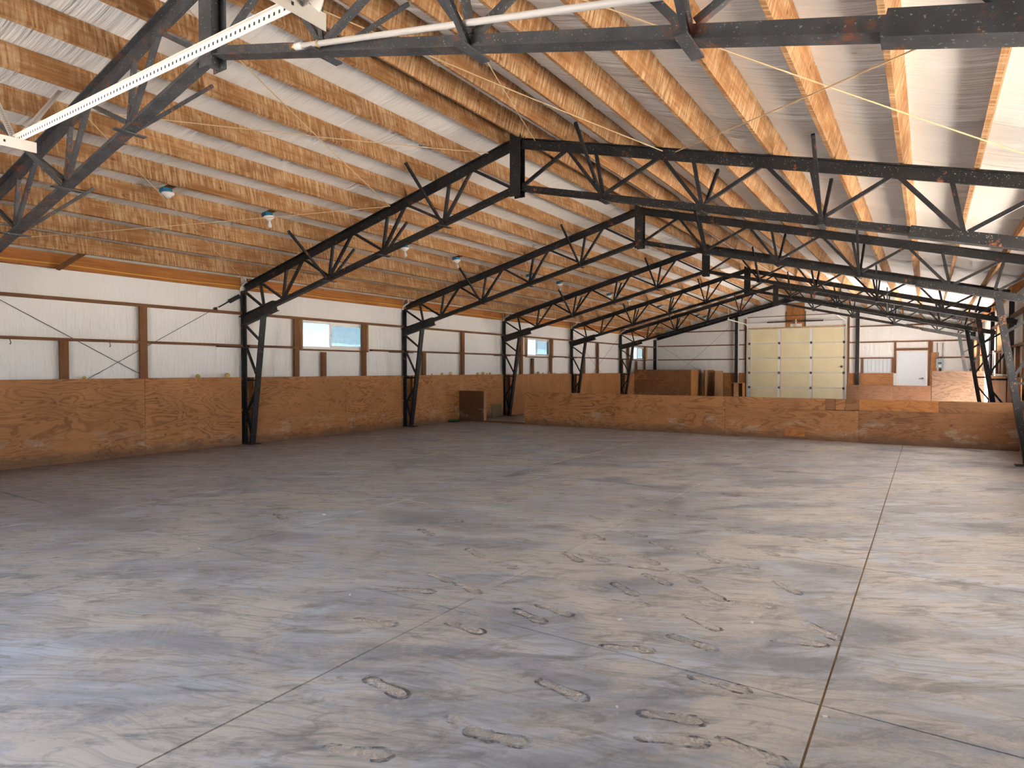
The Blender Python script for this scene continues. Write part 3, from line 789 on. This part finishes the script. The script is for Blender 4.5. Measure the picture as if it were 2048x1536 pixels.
# stalls by the far left corner
st = tag(empty('plywood_stall', (-10.38, 25.5, 0)), 'big dark plywood stall front in the far left corner', 'stall')
B(0, .53, -.016, 0, .95, 1.355).build('plywood_sheet', 'ply', st); B(.535, 2.40, -.016, 0, .95, 1.355).build('plywood_sheet', 'ply_dark', st)
B(0, 2.40, -.016, 0, .002, .945).build('plywood_sheet', 'ply_dark', st)
B(2.40, 2.416, -.016, 1.24, .002, 1.355).build('side_sheet', 'ply_vertical', st); B(2.36, 2.398, .001, .05, .002, 1.35).build('stall_stud', 'stud_wood', st)
for (x, y, L, z, lb) in ((-7.65, 26.3, 1.26, 1.346, 'upright plywood stall divider just beside the big dark stall front'), (-7.32, 26.55, 1.22, 1.315, 'upright plywood stall divider slightly shorter than its neighbour')):
    dv = tag(empty('stall_divider', (x, y, 0)), lb, 'stall divider')
    B(0, .016, 0, L, .002, z).build('plywood_sheet', 'ply_pale', dv); B(-.04, -.001, 0, .05, .002, z-.005).build('end_stud', 'stud_wood', dv)
fp = B(0, .018, 0, .30, 0, 1.34).build('foam_sheet', 'white_plastic'); fp.location = (-7.885, 26.75, 0); tag(fp, 'narrow whitish sheet standing between the stall dividers', 'sheet')
lc = tag(empty('open_crate', (-6.55, 26.0, 0)), 'open-fronted plywood crate with a centre board, beside the garage door', 'crate')
B(0, .016, 0, .4, 0, .83).build('side_board', 'ply_vertical', lc); B(.45, .466, 0, .4, 0, .83).build('side_board', 'ply_vertical', lc)
B(.017, .449, 0, .4, .814, .83).build('top_board', 'ply_pale', lc); B(.017, .449, .385, .4, 0, .813).build('back_board', 'ply_dark', lc); B(.13, .32, 0, .016, 0, .813).build('centre_board', 'ply_pale', lc)
B(.017, .449, .02, .384, 0, .016).build('bottom_board', 'ply_dark', lc)

# ------------------------------------------------------------------ lamps under the left slope
def lamp_parts(bulb):
    P = [('junction_box', MB().box(-.05, .05, -.085, .03, 0.001, .05).mesh('junction_box', 'blue_box')),
         ('lampholder', MB().lathe((0, 0, 0), [(.075, 0), (.075, -.018), (.045, -.035), (.030, -.055), (.026, -.055)], 18).mesh('lampholder', 'porcelain', True))]
    if bulb: P.append(('bulb', MB().lathe((0, 0, -.055), [(.014, 0), (.016, -.025), (.026, -.05), (.032, -.075), (.028, -.098), (.012, -.11)], 14).mesh('bulb', 'bulb_glass', True)))
    P.append(('mounting_board', MB().box(-.075, .30, -.045, .045, .056, .075).mesh('mounting_board', 'stud_wood')))
    return P
LB, LN = lamp_parts(True), lamp_parts(False)
BAYS = ['in the roof bay above the brace wires', 'in the roof bay of the largest window', 'in the roof bay before the partition', 'in the roof bay of the second window', 'in the roof bay before the stalls', 'in the last roof bay by the far wall']
for i, (y, hasb) in enumerate([(4.40, 0), (5.87, 1), (8.74, 1), (10.28, 1), (13.12, 0), (14.61, 1), (17.7, 1), (19.2, 1), (22.0, 0), (23.4, 1), (26.5, 1), (27.5, 1)]):
    l = empty('ceiling_lamp', (-8.03, y, roof_z(-8.03)+.06)); l.rotation_euler = (0, -ANG*.5, 0)
    tag(l, ('bulb lamp ' if hasb else 'bulbless lampholder ') + BAYS[i//2] + (', nearer the garage door' if i % 2 else ', farther from garage door'), 'lamp', 'lamps under the left roof slope')
    hold = None
    for n, me in (LB if hasb else LN):
        o = put(n, me, hold if n == 'bulb' else l)
        if n == 'lampholder': hold = o

# ------------------------------------------------------------------ ropes, cables, pipes
def rz(x, o=-.02): return roof_z(x)+o
F0 = frames_y[0]
ropes = [((-4.97, FA), (-6.72, F0), 'tan brace rope from the ridge on the left roof slope'),
         ((-6.77, FA), (-4.95, F0), 'tan brace rope crossing upward to the ridge on the left roof slope'),
         ((-6.77, FA), (-10.15, F0), 'tan brace rope running down toward the left eave'),
         ((-10.25, FA), (-6.72, F0), 'tan brace rope tied at the eave post with white cord'),
         ((-4.24, FA), (-2.55, F0), 'tan brace rope ending at the top of the king post'),
         ((-2.57, FA), (-4.28, F0), 'tan brace rope crossing the ridge purlins above the white pipe'),
         ((1.20, FA), (-2.42, F0), 'tan brace rope running down the right roof slope toward the eave'),
         ((-2.42, FA), (1.20, F0), 'tan brace rope climbing the right roof slope to the steel frame')]
for i, ((x0, y0), (x1, y1), lb) in enumerate(ropes):
    x0 += .03*(i % 2); x1 -= .03*(i % 2)
    pts = []
    for k in range(9):
        t = k/8; x = x0+(x1-x0)*t
        pts.append((x, y0-.08-.03*(i % 2)+(y1+.16-y0)*t, rz(x)-.018*math.sin(math.pi*t)-.012-.022*(i % 2)))
    r = MB().tube(pts, .0055, 6).build('brace_rope', 'rope'); tag(r, lb, 'rope', 'brace ropes under the roof')
wires = [((-10.557, 2.86, 2.65), (-10.557, 6.85, .42), 'thin steel brace wire descending from the eave behind the first plywood sheets'),
         ((-10.568, 7.05, 2.70), (-10.568, 3.2, .42), 'thin steel brace wire rising to the post before the largest window'),
         ((-10.557, 20.05, 2.65), (-10.557, 23.9, .45), 'thin steel brace wire descending in the bay before the stalls'),
         ((-10.568, 24.2, 2.65), (-10.568, 20.6, .5), 'thin steel brace wire rising to the last frame post'),
         ((-10.38, 28.262, 2.52), (-6.95, 28.262, .35), 'thin brace wire on the far wall descending from the corner post'),
         ((-6.95, 28.282, 3.40), (-10.38, 28.282, .35), 'thin brace wire on the far wall rising to the column by the garage door')]
for a, b, lb in wires:
    w = MB().tube([a, tuple((p+q)/2 for p, q in zip(a, b)), b], .0045, 6).build('brace_wire', 'cable'); tag(w, lb, 'wire', 'steel brace wires')
tb = MB(); tb.bar((-10.535, 7.06, 2.70), (-10.535, 6.86, 2.583), .03, .07); tb.cyl((-10.54, 6.86, 2.583), (-10.54, 6.66, 2.465), .010, 8); tb.lathe((-10.54, 6.60, 2.43), [(.03, -.006), (.03, .006)], 12, 'x')
tag(tb.build('turnbuckle', 'steel'), 'black bracket and turnbuckle on the wall brace wire', 'turnbuckle')
yw = MB().tube([(-10.478, y, 2.865+.012*math.sin(y*1.9)-.004*(y % 1.3)) for y in [F0+.1+k*.3 for k in range(82)]], .007, 6).build('yellow_cable', 'yellow_wire')
tag(yw, 'yellow electrical cable stapled along the left eave board', 'cable')
for i, p in enumerate(frames_y[1:]):
    cd = MB().tube([(-10.20, p-.20, 2.99), (-10.26, p-.12, 2.93), (-10.40, p-.10, 2.88), (-10.47, p-.09, 2.84), (-10.46, p-.10, 2.78)], .016, 7).build('cord_tail', 'white_plastic')
    tag(cd, 'short tail of white cord knotted at the eave post ' + ['before the largest window', 'just before the partition', 'by the partition gap', 'before the stalls', 'nearest the far wall'][i], 'cord', 'white cord tails at the eave posts')

pv = tag(empty('plastic_pipe', (-3.50, 2.775, 3.478)), 'long white plastic pipe tied along the near steel frame', 'pipe')
dirp = Vector((4.2, .0, -.772))
mb = MB().cyl((.06, 0, -.011), dirp, .018, 14); mb.build('pipe', 'white_plastic', pv, True)
MB().cyl((.0, 0, 0), (.075, 0, -.0135), .0235, 14).build('coupling', 'white_vinyl', pv, True)
MB().cyl((-.045, 0, .008), (-.001, 0, 0), .018, 10).build('brass_fitting', 'brass', pv, True)
t = MB().lathe((.22, 0, -.04), [(.023, -.008), (.025, 0), (.023, .008)], 12, 'x'); t.build('tie', 'rope', pv)

# perforated track hangers of the near overhead door
tk = tag(empty('door_track_hanger', (-4.10, 1.43, 2.585)), 'cream perforated angle irons of a door track hung below the roof', 'door track')
def slotted(name, p0, p1, w, up, step, par, flat=False):
    p0, p1 = Vector(p0), Vector(p1); d = (p1-p0); L = d.length; d.normalize(); up = Vector(up)
    sd = d.cross(up).normalized(); u2 = sd.cross(d).normalized()
    a = MB()
    a.prof(p0, p1, [(-.0015, -w/2), (.0015, -w/2), (.0015, w/2), (-.0015, w/2)] if flat else [(-.0015, -w/2), (.0015, -w/2), (.0015, w/2-.003), (w*.3, w/2-.003), (w*.3, w/2), (-.0015, w/2)], up)
    o = a.build(name, 'track_white', par)
    s = MB(); k = step
    while k < L-step*.5:
        for sg in (-1, 1):
            c = p0 + d*k + sd*(sg*.0018)
            s.bar(c - u2*.006, c + u2*.006, .0006, .009, d)
        k += step
    s.build('slot', 'slot_dark', o)
    return o
slotted('cross_angle', (0, 0, 0), (2.36, 0, .008), .042, (0, 0, 1), .028, tk)
slotted('hanger_strap', (.02, -.01, -.01), (-2.1, .52, 1.12), .034, (0, 1, 0), .06, tk, True)
slotted('hanger_strap', (.07, -.012, -.02), (-2.45, 1.20, 1.275), .034, (0, 1, 0), .06, tk, True)
slotted('track_end', (.10, .06, -.045), (.02, -1.6, -.045), .055, (0, 0, 1), .14, tk)
slotted('track_end', (2.33, .10, -.02), (2.33, -1.6, -.02), .06, (0, 0, 1), .14, tk)
g = MB(); g.v = [(2.25, -.004, .10), (2.52, -.004, .14), (2.42, -.004, -.06), (2.25, .0, .10), (2.52, .0, .14), (2.42, .0, -.06)]; g.f = [(0, 1, 2), (5, 4, 3), (0, 1, 4, 3), (1, 2, 5, 4), (2, 0, 3, 5)]
g.build('gusset_plate', 'track_white', tk)
slotted('hanger_strap', (2.34, -.01, 0), (2.40, -.02, 1.2), .034, (0, 1, 0), .06, tk, True)

# electrical box with conduits on the far wall
eb = tag(empty('electrical_box', (.28, YE-.075, 1.41)), 'grey-green electrical disconnect box with two conduits on the far wall', 'electrical box')
bb = B(0, .23, -.11, 0, 0, .35).build('box_body', 'grey_green', eb); B(.012, .218, -.122, -.111, .02, .33).build('box_cover', 'grey_green', bb)
B(.06, .17, -.127, -.1225, .17, .21).build('label_plate', 'slot_dark', bb); B(.07, .16, -.127, -.1225, .05, .11).build('rating_plate', 'white_plastic', bb)
for x in (.03, .20): MB().cyl((x, -.05, .351), (x, -.05, .93), .017, 10).build('conduit', 'galvanised', eb, True)
for x in (.05, .13): MB().cyl((x, -.05, -.19), (x, -.05, -.001), .022, 10).build('conduit', 'slot_dark' if x > .1 else 'white_plastic', eb, True)

# hooks under the lower rail and yellow tufts on the wainscot ledge
for y in (3.54, 4.80):
    hk = MB().tube([(-10.452, y, 1.78), (-10.44, y, 1.775), (-10.425, y, 1.75), (-10.41, y, 1.725), (-10.425, y, 1.705), (-10.445, y, 1.71)], .006, 6).build('wall_hook', 'cable')
    tag(hk, 'small black hook screwed under the lower rail of the left wall', 'hook', 'hooks on the left wall rail')
plain('foam_yellow', (.62, .50, .18), .9, .1)
for k, y in enumerate([4.45, 6.2, 6.75, 12.35, 12.75, 13.1, 13.45, 14.3, 14.55, 14.75, 14.9, 17.6, 17.9, 18.3]):
    r_ = .028+.012*(k % 3)
    tf = MB().lathe((0, 0, 0), [(r_*.5, 0), (r_, r_*.5), (r_*.8, r_*1.1), (r_*.3, r_*1.5)], 7).build('foam_tuft', 'foam_yellow'); tf.location = (-10.448, y, 1.219); tf.rotation_euler = (0, 0, k*.9)
    tag(tf, 'little yellow tuft of foam on the ledge above the left plywood', 'foam tuft', 'yellow tufts on the wainscot ledge')

# white pipes along the right wall
rpipe = tag(empty('wall_pipe', (PLY_R-.02, 18.6, 1.25)), 'white plastic pipe running along the top of the right wainscot', 'pipe')
MB().tube([(0, 0.0, .55), (0, 0.0, .06), (0, -.02, .02), (0, -.06, 0), (0, -4.6, 0)], .017, 8).build('pipe', 'white_plastic', rpipe, True)
MB().cyl((.0, -2.2, .018), (0, -2.2, .62), .017, 8).build('riser', 'white_plastic', rpipe, True)

# lying green bottle by the stub wall
gb = tag(empty('green_bottle', (-10.22, 13.00, .035)), 'dark green plastic bottle lying on the floor by the stub wall', 'bottle')
gb.rotation_euler = (0, 0, math.radians(38))
MB().lathe((0, 0, 0), [(.010, -.13), (.033, -.125), (.035, -.10), (.035, .08), (.028, .11), (.015, .125), (.015, .13)], 14, 'x').build('bottle_body', 'bottle_green', gb, True)
MB().lathe((0, 0, 0), [(.018, -.175), (.018, -.135), (.012, -.131)], 10, 'x').build('bottle_cap', 'slot_dark', gb, True)

# small white scraps on the floor near the sill
for k, (u, v) in enumerate([(917, 843), (930, 846), (952, 847), (961, 850), (1060, 941), (648, 1029), (700, 1190), (398, 1098), (1240, 1240), (1234, 1415), (1650, 1435), (1504, 1246)]):
    p = floor_at(u, v); s_ = .006+.003*(k % 3)
    c = MB().box(-s_, s_, -s_*.6, s_*.6, 0, .006).build('paper_scrap', 'white_paint'); c.location = (p.x, p.y, .0); c.rotation_euler = (0, 0, k*1.3)
    tag(c, 'tiny white scrap lying on the dusty concrete floor', 'scrap', 'white scraps on the floor')

# ------------------------------------------------------------------ footprints scuffed into the dust
def sole(side):
    pts = []
    for t, w in ((-.145, 0), (-.140, .022), (-.12, .034), (-.08, .036), (-.03, .031), (.02, .036), (.07, .047), (.10, .045), (.13, .03), (.146, 0)):
        pts.append((t, w*(1 if side > 0 else .92)))
    for t, w in ((.13, -.028), (.10, -.040), (.07, -.042), (.02, -.034), (-.03, -.028), (-.08, -.034), (-.12, -.034), (-.140, -.02)):
        pts.append((t, w))
    return pts
def footprint_meshes():
    out = []
    for v in range(3):
        pts = sole(1 if v % 2 else -1); n = len(pts)
        sm = MB(); half = n if v == 0 else (n//2+3)
        start = 0 if v < 2 else n//3
        for i in range(n):
            a, b = pts[i], pts[(i+1) % n]
            if (i-start) % n >= half: continue
            q = [(a[0]*.86, a[1]*.70), (b[0]*.86, b[1]*.70), (b[0]*1.06, b[1]*1.22), (a[0]*1.06, a[1]*1.22)]
            k = len(sm.v); sm.v += [(x, y, .0006) for x, y in q]; sm.f.append((k, k+1, k+2, k+3))
        dm = MB(); dm.v = [(x*.9, y*.8, .0010) for x, y in pts]; dm.f = [tuple(range(n))]
        out.append((sm.mesh('footprint', 'scuff'), dm.mesh('footprint', 'dust')))
    return out
FPM = footprint_meshes()
f3 = lambda x, y: (1024+x/2, 860+y/2)
f2 = lambda x, y: (x/2, 860+y/2)
prints = [f3(*q) for q in [(605, 463), (540, 520), (545, 552), (580, 597), (690, 590), (385, 498), (240, 508), (325, 512), (315, 628), (450, 637), (460, 693), (170, 720), (70, 745), (460, 875), (760, 770), (720, 850), (960, 700), (1100, 630), (910, 540), (1000, 487), (790, 512), (920, 405), (340, 355), (620, 330), (760, 350), (1230, 800), (830, 1015), (640, 1150), (790, 655), (1190, 432), (490, 415), (330, 425), (1150, 850), (200, 1040), (960, 1290), (640, 1240)]]
prints += [f2(*q) for q in [(1705, 410), (1810, 360), (1985, 380), (1900, 492), (1500, 770), (1860, 790), (1545, 1030), (1660, 642), (1870, 632), (1760, 590), (1430, 1290), (1880, 1190), (1990, 1230), (2010, 540), (1120, 345)]]
for i, (u, v) in enumerate(prints):
    sc = (v-740)/500
    a = .36+.25*math.sin(i*2.3)
    p0 = floor_at(u, v); p1 = floor_at(u+20*math.cos(a), v+20*math.sin(a)*.8)
    th = math.atan2(p1.y-p0.y, p1.x-p0.x)
    s_, d_ = FPM[i % 3]
    o = put('footprint', s_, floor, (p0.x, p0.y, 0), (0, 0, th)); o.scale = (.92, .86, 1)
    o = put('footprint', d_, floor, (p0.x, p0.y, 0), (0, 0, th)); o.scale = (.92, .86, 1)

# ------------------------------------------------------------------ outdoors
gr = tag(B(-900, 600, -600, 2200, -.4, -.21).build('ground', 'ground_soil'), kind='structure')
hl = MB(); n = 100; rows = [(-340, 0), (-400, 12), (-480, 20), (-600, 29), (-760, 0)]
for x, h in rows:
    for j in range(n+1):
        yy = -500+2600*j/n
        hl.v.append((x, yy, -.3+h*(1+.22*math.sin(yy*.011+x)+.14*math.sin(yy*.031+x*.3)+.05*math.sin(yy*.09))))
for i in range(len(rows)-1):
    for j in range(n):
        k = i*(n+1)+j; hl.f.append((k, k+1, k+n+2, k+n+1))
tag(hl.build('hills', 'hill', None, True), kind='structure')
